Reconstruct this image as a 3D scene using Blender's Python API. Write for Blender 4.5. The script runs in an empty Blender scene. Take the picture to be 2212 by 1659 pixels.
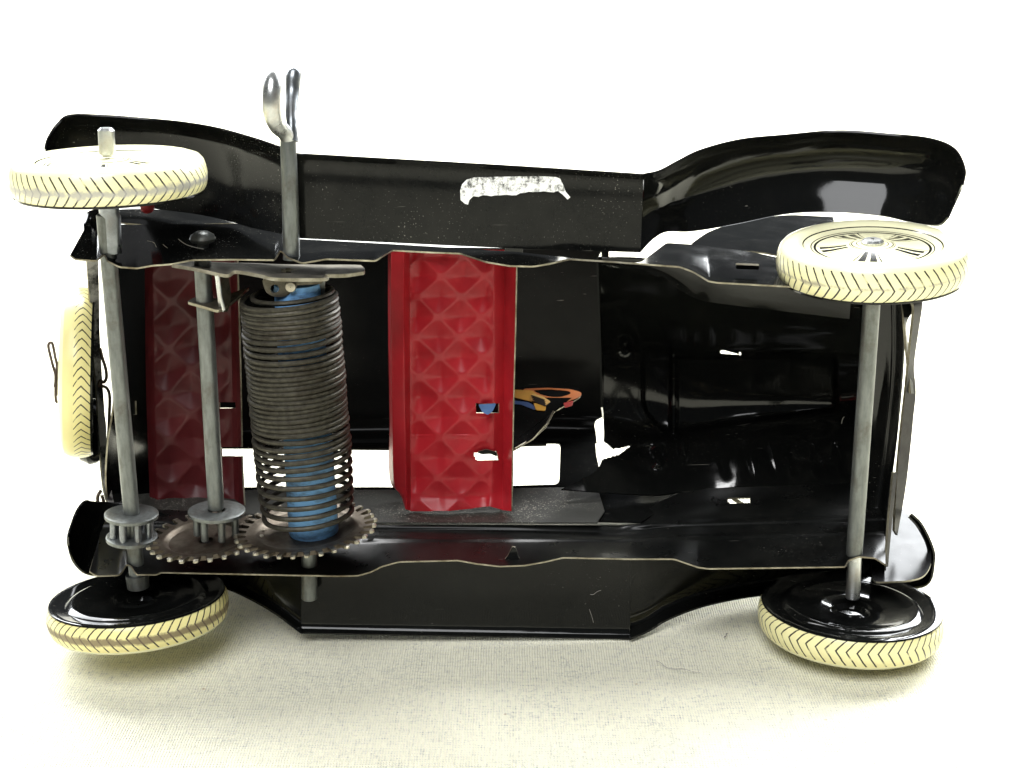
import bpy, bmesh, math, random
from mathutils import Vector, Matrix
from mathutils.geometry import tessellate_polygon
random.seed(7)
S = 0.001                                   # everything below is in millimetres
C = bpy.context.scene.collection
PI = math.pi

# ------------------------------------------------------------------ camera
PHI, ROLL, F, D0 = math.radians(16.8), math.radians(0.67), 3200.0, 311.0
fw = Vector((0, math.cos(PHI), -math.sin(PHI)))
R0 = Vector((1, 0, 0)); U0 = Vector((0, math.sin(PHI), math.cos(PHI)))
RT = R0*math.cos(ROLL) - U0*math.sin(ROLL)
UP = U0*math.cos(ROLL) + R0*math.sin(ROLL)
CAM = Vector((0, 20, 0)) - fw*D0
def _dir(x, y): return fw + RT*((x-1106)/F) + UP*((829.5-y)/F)
_d = _dir(1000, 1378); _t = (24-CAM.y)/_d.y
CAM.z -= (CAM + _d*_t).z                     # the lowest running board edge lies on the cloth, z = 0
def P(x, y, Y):                              # measured outline point at the depth Y where it really stands
    d = _dir(x, y); return CAM + d*((Y-CAM.y)/d.y)
def PZ(x, y, z):
    d = _dir(x, y); return CAM + d*((z-CAM.z)/d.z)
sc = bpy.context.scene
cam = bpy.data.cameras.new('camera'); co = bpy.data.objects.new('camera', cam); C.objects.link(co)
mw = Matrix.Identity(4)
for i in range(3):
    mw[i][0], mw[i][1], mw[i][2], mw[i][3] = RT[i], UP[i], -fw[i], CAM[i]*S
co.matrix_world = mw
cam.sensor_width = 36; cam.lens = 36*F/2212; cam.clip_start = 0.01; cam.clip_end = 20
sc.camera = co

# ------------------------------------------------------------------ light
w = bpy.data.worlds.new("World"); sc.world = w; w.use_nodes = True
w.node_tree.nodes['Background'].inputs[0].default_value = (0.86, 0.93, 1.0, 1)
w.node_tree.nodes['Background'].inputs[1].default_value = 0.08
def area(name, loc, target, size, power, col, sy=None):
    l = bpy.data.lights.new(name, 'AREA'); l.energy = power; l.color = col
    l.size = size
    if sy: l.shape = 'RECTANGLE'; l.size_y = sy
    o = bpy.data.objects.new(name, l); C.objects.link(o)
    o.location = loc
    o.rotation_euler = (Vector(target)-Vector(loc)).to_track_quat('-Z', 'Y').to_euler()
area('window_light', (0.76, 1.05, 0.94), (0.10, 0.1, 0.94), 0.92, 78, (0.95, 0.98, 1.0), 1.10)
area('window_light', (-0.77, 1.05, 0.94), (0, 0.1, 0.94), 0.74, 40, (0.95, 0.98, 1.0), 1.10)
area('backdrop_fill_light', (0.0, 0.95, 1.25), (0, 1.3, 0.0), 1.6, 75, (1.0, 1.0, 1.0), 0.7)  # added fill lamp that keeps the cloth and board behind the car blown out
area('room_window_light', (-0.22, -0.62, 0.92), (0, 0.05, 0.03), 0.70, 15, (0.97, 0.985, 1.0), 0.70)
sc.view_settings.view_transform = 'Standard'; sc.view_settings.look = 'None'
sc.view_settings.exposure = 0.0; sc.view_settings.gamma = 1.0

# ------------------------------------------------------------------ materials
class NT:
    def __init__(s, name):
        s.m = bpy.data.materials.new(name); s.m.use_nodes = True
        s.t = s.m.node_tree; s.b = s.t.nodes['Principled BSDF']
    def n(s, ty, **k):
        nd = s.t.nodes.new(ty)
        for a, v in k.items(): setattr(nd, a, v)
        return nd
    def link(s, a, b): s.t.links.new(a, b)
    def math(s, op, a, b=None, c=None, clamp=False):
        nd = s.n('ShaderNodeMath', operation=op); nd.use_clamp = clamp
        for i, v in enumerate((a, b, c)):
            if v is None: continue
            if isinstance(v, (int, float)): nd.inputs[i].default_value = v
            else: s.link(v, nd.inputs[i])
        return nd.outputs[0]
    def coord(s, which='Object'): return s.n('ShaderNodeTexCoord').outputs[which]
    def noise(s, scale, detail=3, rough=.55, vec=None, dist=0):
        nd = s.n('ShaderNodeTexNoise'); nd.inputs['Scale'].default_value = scale
        nd.inputs['Detail'].default_value = detail; nd.inputs['Roughness'].default_value = rough
        nd.inputs['Distortion'].default_value = dist
        s.link(vec if vec is not None else s.coord(), nd.inputs['Vector']); return nd.outputs['Fac']
    def ramp(s, fac, stops):
        nd = s.n('ShaderNodeValToRGB'); e = nd.color_ramp.elements
        while len(e) < len(stops): e.new(.5)
        for q, (p, c) in zip(e, stops):
            q.position = p; q.color = (c, c, c, 1) if isinstance(c, (int, float)) else (*c, 1)
        s.link(fac, nd.inputs[0]); return nd.outputs[0]
    def mix(s, fac, a, b):
        nd = s.n('ShaderNodeMix', data_type='RGBA')
        if isinstance(fac, (int, float)): nd.inputs[0].default_value = fac
        else: s.link(fac, nd.inputs[0])
        for i, v in ((6, a), (7, b)):
            if isinstance(v, tuple): nd.inputs[i].default_value = (*v, 1)
            else: s.link(v, nd.inputs[i])
        return nd.outputs[2]
    def bump(s, h, strength, dist=.0003, prev=None):
        nd = s.n('ShaderNodeBump'); nd.inputs['Strength'].default_value = strength
        nd.inputs['Distance'].default_value = dist; s.link(h, nd.inputs['Height'])
        if prev is not None: s.link(prev, nd.inputs['Normal'])
        s.link(nd.outputs[0], s.b.inputs['Normal']); return nd.outputs[0]
    def set(s, base=None, rough=None, metal=None, coat=None, spec=None):
        for nm, v in (('Base Color', base), ('Roughness', rough), ('Metallic', metal), ('Coat Weight', coat), ('Specular IOR Level', spec)):
            if v is None: continue
            i = s.b.inputs[nm]
            if isinstance(v, tuple): i.default_value = (*v, 1)
            elif isinstance(v, (int, float)): i.default_value = v
            else: s.link(v, i)
        return s

def enamel(name, base=(.0045, .0048, .0045), rough=.055, dust=.35, speck=.70, wav=.2, spec=.30):
    m = NT(name)
    sp = m.ramp(m.noise(2600, 2), [(speck, 0.0), (speck+.05, 1.0)])            # fine dust grains
    patch = m.ramp(m.noise(45, 3), [(.45, 0.0), (.75, 1.0)])
    spots = m.math('MULTIPLY', m.math('MULTIPLY', sp, patch), dust)
    film = m.math('MULTIPLY', m.ramp(m.noise(90, 5, .7), [(.45, 0.0), (.8, 1.0)]), dust*.025)
    mp = m.n('ShaderNodeMapping'); mp.inputs['Scale'].default_value = (.05, 1, 1); mp.inputs['Rotation'].default_value = (0, .5, .3); m.link(m.coord(), mp.inputs['Vector'])
    scr = m.math('MULTIPLY', m.ramp(m.noise(1700, 2, .5, mp.outputs[0]), [(.735, 0.0), (.76, 1.0)]), m.ramp(m.noise(30, 3), [(.5, 0.0), (.6, .28)]))
    f = m.math('ADD', m.math('ADD', spots, scr), film, clamp=True)
    m.set(base=m.mix(f, base, (.42, .40, .34)), rough=m.math('ADD', m.ramp(m.noise(220, 4), [(.3, rough), (.8, rough+.08)]), m.math('MULTIPLY', f, .6)), spec=spec)
    b1 = m.bump(m.noise(55, 2), wav, .0012)
    m.bump(m.noise(1500, 2), .05, .0001, b1)
    return m.m
BLACK = enamel('black_enamel')
DUSTY = enamel('dusty_black_enamel', dust=.7, speck=.67, rough=.08, wav=.06, spec=.17)
INNER = enamel('black_enamel_inside', base=(.004, .0042, .004), rough=.13, dust=.2, wav=.15, spec=.08)
RAILB = enamel('satin_black_enamel', rough=.26, dust=.6, speck=.68, wav=.1, spec=.22)
SILL = enamel('dusty_enamel_sill', base=(.03, .03, .026), rough=.4, dust=1.0, speck=.6)
def metal(name, c1, c2, rough, mt, scale=700, bump=.15, streak=None):
    m = NT(name); n = m.noise(scale, 5, .65)
    vec = None
    if streak:
        mp = m.n('ShaderNodeMapping'); mp.inputs['Scale'].default_value = streak; m.link(m.coord(), mp.inputs['Vector']); vec = mp.outputs[0]
        n = m.noise(scale, 4, .6, vec)
    stain = m.math('MULTIPLY', m.ramp(m.noise(130, 6, .75), [(.50, 0.0), (.68, 1.0)]), .6)
    m.set(base=m.mix(stain, m.ramp(n, [(.32, c1), (.7, c2)]), tuple(a*f for a, f in zip(c1, (.62, .46, .32)))), rough=m.ramp(m.noise(scale*.4, 3), [(.3, rough), (.8, rough+.15)]), metal=mt)
    m.bump(m.noise(scale*2, 3), bump, .0001); return m.m
STEEL = metal('dull_zinc_steel', (.12, .128, .12), (.20, .212, .205), .36, .7, 900, .12, (1, 1, .25))
SATIN = metal('satin_steel', (.16, .17, .18), (.30, .32, .34), .26, .85, 500)
BRIGHT = metal('bright_worn_steel', (.42, .43, .42), (.62, .63, .62), .24, .9, 500)
EDGE = metal('bare_tin_edge', (.15, .13, .085), (.46, .43, .34), .38, .8, 300)
SPRING = metal('oxidised_spring_wire', (.03, .027, .02), (.08, .073, .056), .46, .7, 900, .3)
GEAR = metal('rusty_gear_plate', (.055, .04, .028), (.15, .13, .10), .38, .8, 350, .2)
TOOTH = metal('worn_gear_tooth', (.30, .28, .22), (.52, .49, .41), .3, .9, 500)
PLATE = metal('stained_bracket_steel', (.045, .038, .026), (.16, .145, .11), .46, .75, 300, .2)
WIRE = metal('brown_wire', (.05, .035, .025), (.12, .09, .07), .4, .7)
DARKW = metal('tarnished_bumper', (.012, .011, .012), (.035, .032, .032), .35, .6, 200)
def simple(name, c, rough=.35, var=.25, scale=250, coat=0., bump=.1):
    m = NT(name); m.set(spec=.3); lo = tuple(v*(1-var) for v in c)
    m.set(base=m.ramp(m.noise(scale, 4), [(.35, lo), (.65, c)]), rough=rough, coat=coat); m.bump(m.noise(scale*4, 3), bump, .0001); return m.m
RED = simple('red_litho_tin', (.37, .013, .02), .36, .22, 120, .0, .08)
RED_SHADED = simple('shaded_red_litho_tin', (.095, .012, .014), .42, .3, 120, .0, .08)  # seat red darkened so the rear seat's shade is in its colour
REDLAMP = simple('red_lamp_paint', (.42, .03, .035), .45, .3)
def core_mat():
    m = NT('blue_painted_tube')
    mp = m.n('ShaderNodeMapping'); mp.inputs['Scale'].default_value = (1, 1, 3.2); m.link(m.coord(), mp.inputs['Vector'])
    d = m.ramp(m.noise(150, 5, .7, mp.outputs[0]), [(.48, 0.0), (.66, 1.0)])
    m.set(base=m.mix(m.math('MULTIPLY', d, .75), (.17, .39, .70), (.035, .04, .05)), rough=.5); m.bump(m.noise(900, 3), .2, .0001); return m.m
BLUE = core_mat()
YELLOW = simple('aged_yellow_litho', (.80, .72, .33), .3, .08, 120)
CREAM = simple('cream_litho', (.87, .84, .56), .3, .06, 120, .2, .05)

def tread_mat(name, N, amp, sign, wear=(.2, .15, .09), wamt=.5, wv=.5, ww=.16, silver=0.0, col=(.86, .81, .47)):
    m = NT(name)
    sx = m.n('ShaderNodeSeparateXYZ'); m.link(m.coord('UV'), sx.inputs[0]); u, v = sx.outputs[0], sx.outputs[1]
    k = m.math('ABSOLUTE', m.math('SUBTRACT', v, .5))
    jit = m.math('MULTIPLY', m.math('SUBTRACT', m.noise(500, 2), .5), .16)
    ph = m.math('ADD', m.math('ADD', m.math('MULTIPLY', u, N), m.math('MULTIPLY', k, amp*sign)), jit)
    fr = m.math('ABSOLUTE', m.math('SUBTRACT', m.math('FRACT', ph), .5))
    ln = m.math('LESS_THAN', fr, .092)
    inside = m.math('LESS_THAN', k, .47)
    line = m.math('MULTIPLY', ln, inside)
    gap = m.ramp(m.noise(420, 3), [(.30, 0.25), (.42, 1.0)])
    line = m.math('MULTIPLY', line, gap)
    base = m.mix(line, col, (.025, .022, .016))
    kk = m.math('ABSOLUTE', m.math('SUBTRACT', v, wv))
    nz = m.noise(190, 7, .8)
    wm = m.ramp(m.math('SUBTRACT', m.math('ADD', nz, wamt), m.math('MULTIPLY', kk, 1/ww*.5)), [(.52, 0.0), (.72, 1.0)])
    base = m.mix(m.math('MULTIPLY', wm, .85), base, wear)
    m.set(base=base, rough=m.ramp(wm, [(0., .28), (1., .5)]), metal=m.math('MULTIPLY', wm, silver)); m.bump(m.noise(900, 3), .08, .0001)
    return m.m
def face_mat():
    m = NT('printed_wheel_face')
    sx = m.n('ShaderNodeSeparateXYZ'); m.link(m.coord('UV'), sx.inputs[0])
    x = m.math('SUBTRACT', sx.outputs[0], .5); y = m.math('SUBTRACT', sx.outputs[1], .5)
    r = m.math('MULTIPLY', m.math('SQRT', m.math('ADD', m.math('MULTIPLY', x, x), m.math('MULTIPLY', y, y))), 2)
    a = m.math('ARCTAN2', y, x)
    ks = []
    for rc, wd in ((.725, .006), (.64, .006), (.60, .014), (.215, .006), (.235, .004), (.165, .005)):
        ks.append(m.math('LESS_THAN', m.math('ABSOLUTE', m.math('SUBTRACT', r, rc)), wd))
    t = m.math('ABSOLUTE', m.math('SUBTRACT', m.math('FRACT', m.math('ADD', m.math('MULTIPLY', a, 5/(2*PI)), 5.0)), .5))
    win = m.math('MULTIPLY', m.math('GREATER_THAN', t, .035), m.math('LESS_THAN', t, .15))
    win = m.math('MULTIPLY', win, m.math('MULTIPLY', m.math('GREATER_THAN', r, .27), m.math('LESS_THAN', r, .55)))
    ks.append(win)
    ed = m.math('MULTIPLY', m.math('LESS_THAN', m.math('ABSOLUTE', m.math('SUBTRACT', t, .21)), .012), m.math('MULTIPLY', m.math('GREATER_THAN', r, .26), m.math('LESS_THAN', r, .58)))
    ks.append(ed)
    f = ks[0]
    for q in ks[1:]: f = m.math('MAXIMUM', f, q)
    m.set(base=m.mix(f, (.88, .85, .56), (.015, .015, .013)), rough=.22, coat=.3); return m.m
FACE = face_mat()
def cloth_mat():
    m = NT('natural_linen_weave')
    co_ = m.coord()
    def warp(scl, ax):
        wv = m.n('ShaderNodeTexWave', wave_type='BANDS', bands_direction=ax); wv.inputs['Scale'].default_value = scl
        wv.inputs['Distortion'].default_value = 2.4; wv.inputs['Detail'].default_value = 3; wv.inputs['Detail Scale'].default_value = .55
        m.link(co_, wv.inputs['Vector']); return wv.outputs['Fac']
    a, b = warp(560, 'X'), warp(500, 'Y')
    h = m.math('ADD', m.math('MULTIPLY', a, b), m.math('MULTIPLY', m.math('MAXIMUM', a, b), .45))
    slub = m.n('ShaderNodeMapping'); slub.inputs['Scale'].default_value = (1, .3, 1); m.link(co_, slub.inputs['Vector'])
    slub2 = m.n('ShaderNodeMapping'); slub2.inputs['Scale'].default_value = (.3, 1, 1); m.link(co_, slub2.inputs['Vector'])
    s1 = m.noise(1500, 3, .7, slub.outputs[0]); s2 = m.noise(1500, 3, .7, slub2.outputs[0])
    tone = m.math('ADD', m.math('MULTIPLY', h, .30), m.math('ADD', m.math('MULTIPLY', s1, .55), m.math('MULTIPLY', s2, .55)))
    c = m.ramp(tone, [(.40, (.36, .35, .32)), (.53, (.70, .68, .58)), (.70, (.88, .85, .67))])
    holes = m.ramp(m.math('MULTIPLY', m.noise(1700, 2, .5), m.ramp(m.noise(60, 4, .7), [(.42, .74), (.64, 1.1)])), [(.57, 0.0), (.63, 1.0)])
    c = m.mix(m.math('MULTIPLY', holes, .22), c, (.22, .25, .27))
    fl = m.ramp(m.noise(330, 2), [(.74, 0.0), (.78, 1.0)])
    c = m.mix(m.math('MULTIPLY', fl, .5), c, (.42, .26, .12))
    m.set(base=c, rough=.95, spec=.1); m.bump(m.math('ADD', h, m.math('MULTIPLY', s1, .8)), .8, .0003); return m.m
LINEN = cloth_mat()
WHITE = simple('white_backdrop_paper', (.86, .86, .85), .9, .03, 8, 0, .02)

# ------------------------------------------------------------------ mesh helpers
WM = {}
def mk(name, vs, fs, mats, parent=None, fm=None, uv=None, ang=35, M=None, label=None):
    """vs in mm (world when M is None, else local to M)."""
    if M is None:
        c = Vector((0, 0, 0))
        for v in vs: c += v
        c /= len(vs); M = Matrix.Translation(c*S); vs = [v-c for v in vs]
    me = bpy.data.meshes.new(name); me.from_pydata([tuple(v*S) for v in vs], [], fs)
    if not isinstance(mats, (list, tuple)): mats = [mats]
    for q in mats: me.materials.append(q)
    if fm: me.polygons.foreach_set('material_index', fm)
    if uv:
        ul = me.uv_layers.new(name='UVMap')
        for p_ in me.polygons:
            for li in p_.loop_indices: ul.data[li].uv = uv[p_.index][li-p_.loop_start]
    me.validate(); me.update()
    if ang:
        me.polygons.foreach_set('use_smooth', [True]*len(me.polygons)); me.set_sharp_from_angle(angle=math.radians(ang))
    o = bpy.data.objects.new(name, me); C.objects.link(o); WM[o] = M.copy()
    if parent: o.parent = parent; o.matrix_basis = WM[parent].inverted() @ M
    else: o.matrix_basis = M
    if label: o['label'] = label
    return o
def join(*parts):
    V, Fc, FM = [], [], []
    for p_ in parts:
        n = len(V); V += p_[0]; Fc += [tuple(i+n for i in f) for f in p_[1]]
        FM += (p_[2] if len(p_) > 2 and p_[2] else [0]*len(p_[1]))
    return V, Fc, FM
def cr(p, t):                                       # catmull-rom through p (list of tuples), t in [0, n-1]
    n = len(p); i = min(int(t), n-2); f = t-i
    a, b, c, d = p[max(i-1, 0)], p[i], p[i+1], p[min(i+2, n-1)]
    if i == 0: a = tuple(2*u-v for u, v in zip(b, c))
    if i+2 > n-1: d = tuple(2*u-v for u, v in zip(c, b))
    return tuple(.5*(2*B+(C_-A)*f+(2*A-5*B+4*C_-D)*f*f+(3*B-A-3*C_+D)*f**3) for A, B, C_, D in zip(a, b, c, d))
def lin(p, t):
    i = min(int(t), len(p)-2); f = t-i
    return tuple(A+(B-A)*f for A, B in zip(p[i], p[i+1]))
def inpoly(x, y, poly):
    r = False; j = len(poly)-1
    for i in range(len(poly)):
        a, b = poly[i], poly[j]
        if (a[1] > y) != (b[1] > y) and x < (b[0]-a[0])*(y-a[1])/(b[1]-a[1])+a[0]: r = not r
        j = i
    return r
def thick(vs, fs, t, rim=1):
    """give a sheet real thickness; rim faces take material 1 (bare tin edge)."""
    nr = [Vector() for _ in vs]; ed = {}
    for f in fs:
        n = (vs[f[1]]-vs[f[0]]).cross(vs[f[2]]-vs[f[0]]) if len(f) == 3 else (vs[f[2]]-vs[f[0]]).cross(vs[f[3]]-vs[f[1]])
        for i in f: nr[i] += n
        for i in range(len(f)):
            e = (f[i], f[(i+1) % len(f)]); ed[e] = 1
    for n in nr:
        if n.length > 0: n.normalize()
    N = len(vs); V = [v+n*(t/2) for v, n in zip(vs, nr)]+[v-n*(t/2) for v, n in zip(vs, nr)]
    Fc = list(fs)+[tuple(i+N for i in reversed(f)) for f in fs]; FM = [0]*len(Fc)
    for (a, b) in ed:
        if (b, a) not in ed: Fc.append((b, a, a+N, b+N)); FM.append(rim)
    return V, Fc, FM
def grid(rows, nu, nv, fu=cr, fv=cr, disp=None, holes=(), conv=None):
    vs = []; img = []
    nr = len(rows); nc = len(rows[0])
    for j in range(nv+1):
        ctl = []
        tv = j/nv*(nr-1)
        for k in range(nc): ctl.append(fv([r[k] for r in rows], tv))
        for i in range(nu+1):
            q = fu(ctl, i/nu*(nc-1)); x, y, Y = q
            if disp: Y += disp(x, y, i/nu, j/nv)
            img.append((x, y)); vs.append(conv(x, y, Y) if conv else P(x, y, Y))
    fs = []
    for j in range(nv):
        for i in range(nu):
            a = j*(nu+1)+i; f = (a, a+1, a+nu+2, a+nu+1)
            cx = sum(img[q][0] for q in f)/4; cy = sum(img[q][1] for q in f)/4
            if any(inpoly(cx, cy, h) for h in holes): continue
            fs.append(f)
    return vs, fs
def sheet(name, rows, nu, nv, mat, parent, t=.4, rim=EDGE, **k):
    k2 = {q: k.pop(q) for q in ('label', 'ang') if q in k}
    vs, fs = grid(rows, nu, nv, **k)
    V, Fc, FM = thick(vs, fs, t); return mk(name, V, Fc, [mat, rim or mat], parent, FM, **k2)
def plate(name, loops, conv, mat, parent, t=.4, rim=EDGE, label=None):
    pts = [q for l in loops for q in l]; vs = [conv(*q) for q in pts]
    tris = tessellate_polygon([[Vector((a, -b, 0)) for a, b in l] for l in loops])
    fs = []
    for f in tris:
        a, b, c = [pts[i] for i in f]
        cr_ = (b[0]-a[0])*(c[1]-a[1])-(b[1]-a[1])*(c[0]-a[0])
        if abs(cr_) < 1e-9: continue
        fs.append(tuple(f) if cr_ < 0 else (f[0], f[2], f[1]))
    V, Fc, FM = thick(vs, fs, t); return mk(name, V, Fc, [mat, rim or mat], parent, FM, ang=25, label=label)
def rpoly(pts, r=6, n=4):                           # rounded polygon
    out = []; N = len(pts)
    for i in range(N):
        a, b, c = Vector(pts[i-1]), Vector(pts[i]), Vector(pts[(i+1) % N])
        ra = min(r, (a-b).length*.45); rc = min(r, (c-b).length*.45)
        p0 = b+(a-b).normalized()*ra; p1 = b+(c-b).normalized()*rc
        for k in range(n+1):
            f = k/n; q = p0*(1-f)**2+b*2*f*(1-f)+p1*f*f; out.append((q.x, q.y))
    return out
def tube(path, r, seg=12, closed=False, cap=True, sq=None):
    """path: Vectors, r: number or list; sq flattens one axis."""
    n = len(path); V, Fc = [], []
    rr = r if isinstance(r, (list, tuple)) else [r]*n
    T = []
    for i in range(n):
        a = path[(i-1) % n] if (closed or i > 0) else path[i]; b = path[(i+1) % n] if (closed or i < n-1) else path[i]
        T.append((b-a).normalized())
    up = Vector((0, -1, 0)) if abs(T[0].y) < .9 else Vector((1, 0, 0))
    nrm = (up-T[0]*up.dot(T[0])).normalized()
    for i in range(n):
        nrm = (nrm-T[i]*nrm.dot(T[i])).normalized(); bi = T[i].cross(nrm)
        for k in range(seg):
            a = 2*PI*k/seg; V.append(path[i]+(nrm*math.cos(a)*(sq or 1)+bi*math.sin(a))*rr[i])
    m_ = n if closed else n-1
    for i in range(m_):
        for k in range(seg):
            a = i*seg+k; b = i*seg+(k+1) % seg; c = ((i+1) % n)*seg+(k+1) % seg; d = ((i+1) % n)*seg+k
            Fc.append((a, d, c, b))
    if cap and not closed:
        Fc.append(tuple(range(seg))); Fc.append(tuple(reversed(range((n-1)*seg, n*seg))))
    return V, Fc
def rod(a, b, r, seg=20, bev=.25, rb=None):
    rb = rb or r; d = (b-a).normalized()
    return tube([a, a+d*bev, b-d*bev, b], [r-bev, r, rb, rb-bev], seg)
def lathe(prof, seg=96, mi=None):
    V, Fc, FM, UV = [], [], [], []
    for (r, z) in prof:
        for k in range(seg):
            a = 2*PI*k/seg; V.append(Vector((max(r, 1e-4)*math.cos(a), max(r, 1e-4)*math.sin(a), z)))
    for i in range(len(prof)-1):
        for k in range(seg):
            k2 = (k+1) % seg
            Fc.append((i*seg+k, i*seg+k2, (i+1)*seg+k2, (i+1)*seg+k)); FM.append(mi[i] if mi else 0)
    return V, Fc, FM
def smooth_path(pts, n): return [Vector(cr([tuple(p_) for p_ in pts], i/n*(len(pts)-1))) for i in range(n+1)]
def axisM(o, ax, spin=0):
    z = ax.normalized(); x = Vector((1, 0, 0)); x = (x-z*x.dot(z))
    if x.length < .1: x = Vector((0, -1, 0)); x = x-z*x.dot(z)
    x.normalize(); y = z.cross(x); M = Matrix.Identity(4)
    for i in range(3): M[i][0], M[i][1], M[i][2], M[i][3] = x[i], y[i], z[i], o[i]*S
    return M @ Matrix.Rotation(spin, 4, 'Z')

# ------------------------------------------------------------------ the setting
def cloth():
    vs, fs = [], []; nx, ny = 120, 90
    for j in range(ny+1):
        for i in range(nx+1):
            x = -1500+3000*i/nx; y = -700+2100*j/ny
            z = -.5+.35*math.sin(x*.013+1.3)*math.sin(y*.011)
            vs.append(Vector((x, y, z)))
    for j in range(ny):
        for i in range(nx):
            a = j*(nx+1)+i; fs.append((a, a+1, a+nx+2, a+nx+1))
    V, Fc, FM = thick(vs, fs, .8); V = [v-Vector((0, 0, .4)) for v in V]
    o = mk('linen_cloth', V, Fc, LINEN, None, None); o['kind'] = 'structure'
cloth()
o = mk('backdrop_board', [Vector(q) for q in ((-1600, 1390, -5), (1600, 1390, -5), (1600, 1390, 150), (-1600, 1390, 150), (-1600, 1410, -5), (1600, 1410, -5), (1600, 1410, 150), (-1600, 1410, 150))],
       [(0, 1, 2, 3), (7, 6, 5, 4), (3, 2, 6, 7), (1, 0, 4, 5), (0, 3, 7, 4), (2, 1, 5, 6)], WHITE, None, ang=0); o['kind'] = 'structure'

# ------------------------------------------------------------------ the toy car
car = bpy.data.objects.new('toy_car', None); C.objects.link(car)
car.location = (0, .03, 0); WM[car] = Matrix.Translation((0, .03, 0)); car.empty_display_size = .02
car['label'] = 'black tin clockwork toy car lying on its side with its underside and cream wheels showing'
car['category'] = 'toy car'

# ---- fenders and running boards: rows run from the outer edge (lip) to the inner edge
def fender(name, st, nu, lip=3.0, side=1, bulge=0, mat=BLACK, label=None):
    """st: (x_out,y_out, x_in,y_in, Y, inner Y offset)"""
    fr = (0, .02, .07, .16, .35, .6, .85, 1)
    rows = []
    for f in fr:
        r_ = []
        for (xo, yo, xi, yi, Y, dy) in st:
            lf = max(0, 1-f/.12)
            yy = Y+dy*f**1.5-lip*lf**1.3+bulge*math.sin(PI*min(1, f*1.05))
            r_.append((xo+(xi-xo)*f, yo+(yi-yo)*f, yy))
        rows.append(r_)
    return sheet(name, rows, nu, 44, mat, car, t=.45, label=label, rim=None)
upper_rear = [(97, 322, 103, 333, 42, 0), (104, 298, 122, 400, 44, 0), (124, 268, 150, 428, 46, 0), (152, 249, 200, 437, 48, 0), (230, 250, 270, 441, 50, 0),
              (320, 257, 340, 452, 50, -1), (400, 265, 420, 462, 47, -1), (470, 277, 490, 476, 42, 0), (540, 296, 545, 492, 35, 0), (600, 316, 598, 503, 29, 0), (640, 332, 642, 514, 25, 0)]
fender('fender', upper_rear, 90, bulge=2, mat=DUSTY)
upper_board = [(640, 332, 642, 514, 25, 0), (830, 343, 830, 523, 25, 0), (1110, 359, 1110, 536, 25, 0), (1390, 377, 1383, 545, 25, 0)]
fender('running_board', upper_board, 60, lip=1.2, mat=DUSTY)
upper_front = [(1390, 377, 1383, 545, 25, 0), (1425, 369, 1412, 515, 28, 0), (1465, 348, 1440, 501, 32, 0), (1515, 324, 1495, 500, 37, 0), (1600, 302, 1590, 484, 42, 0),
               (1700, 292, 1700, 462, 45, 0), (1810, 283, 1800, 458, 45, 0), (1920, 290, 1900, 466, 42, 0), (2010, 300, 1960, 479, 37, 0), (2062, 322, 2000, 486, 32, 0),
               (2084, 365, 2030, 486, 28, 0), (2080, 400, 2048, 470, 25, 0)]
fender('fender', upper_front, 110, bulge=4)
# lower side, mirrored the other way round: the outer edge is at the bottom
lower_board = [(652, 1368, 650, 1212, 24, 0), (900, 1373, 900, 1205, 24, 0), (1360, 1381, 1362, 1202, 24, 0)]
fender('running_board', lower_board, 60, lip=1.6)
lower_rear = [(652, 1368, 650, 1212, 24, 0), (589, 1322, 595, 1205, 28, 0), (520, 1284, 530, 1190, 33, 0), (460, 1262, 470, 1160, 37, 0), (400, 1250, 400, 1130, 40, 0),
              (320, 1246, 320, 1095, 42, 0), (250, 1244, 240, 1086, 41, 0), (190, 1240, 206, 1084, 38, 0), (160, 1215, 184, 1082, 34, 0), (148, 1180, 165, 1105, 30, 0), (146, 1160, 149, 1148, 27, 0)]
fender('fender', lower_rear, 90, bulge=2)
lower_front = [(1360, 1381, 1362, 1202, 24, 0), (1400, 1364, 1405, 1198, 27, 0), (1440, 1340, 1450, 1180, 30, 0), (1505, 1314, 1510, 1170, 34, 0), (1574, 1297, 1574, 1150, 38, 0), (1644, 1286, 1644, 1130, 41, 0),
               (1740, 1278, 1740, 1110, 43, 0), (1850, 1275, 1850, 1150, 43, 0), (1940, 1272, 1925, 1236, 41, 0), (2003, 1262, 1985, 1240, 38, 0), (2018, 1210, 2004, 1205, 36, 0), (2013, 1178, 2001, 1174, 35, 0), (1991, 1133, 1982, 1138, 34, 0), (1968, 1110, 1963, 1116, 34, 0)]
fender('fender', lower_front, 110, bulge=3)

# ---- side rails of the chassis
def densify(pts, n):
    L = [0]
    for a, b in zip(pts, pts[1:]): L.append(L[-1]+math.dist(a[:2], b[:2]))
    out = []
    for i in range(n+1):
        s = L[-1]*i/n; k = 0
        while k < len(L)-2 and L[k+1] < s: k += 1
        f = (s-L[k])/(L[k+1]-L[k]); out.append(tuple(u+(v-u)*f for u, v in zip(pts[k], pts[k+1])))
    return out
up_near = [(151, 552, 17), (163, 561, 16), (208, 564, 16), (226, 549, 18), (228, 562, 16), (257, 577, 15), (295, 580, 15), (330, 574, 15), (371, 571, 15), (417, 562, 16), (503, 561, 16), (594, 562, 16),
           (606, 540, 20), (621, 557, 17), (635, 562, 16), (653, 569, 15), (705, 560, 16), (811, 564, 16), (822, 557, 16), (848, 541, 25), (917, 545, 24.5), (994, 548, 24), (1049, 566, 18), (1101, 575, 15),
           (1153, 576, 15), (1188, 570, 16), (1230, 560, 17), (1327, 566, 17), (1469, 577, 17), (1498, 588, 16), (1531, 608, 14), (1549, 611, 14), (1694, 619, 14), (1875, 630, 14)]
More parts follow.
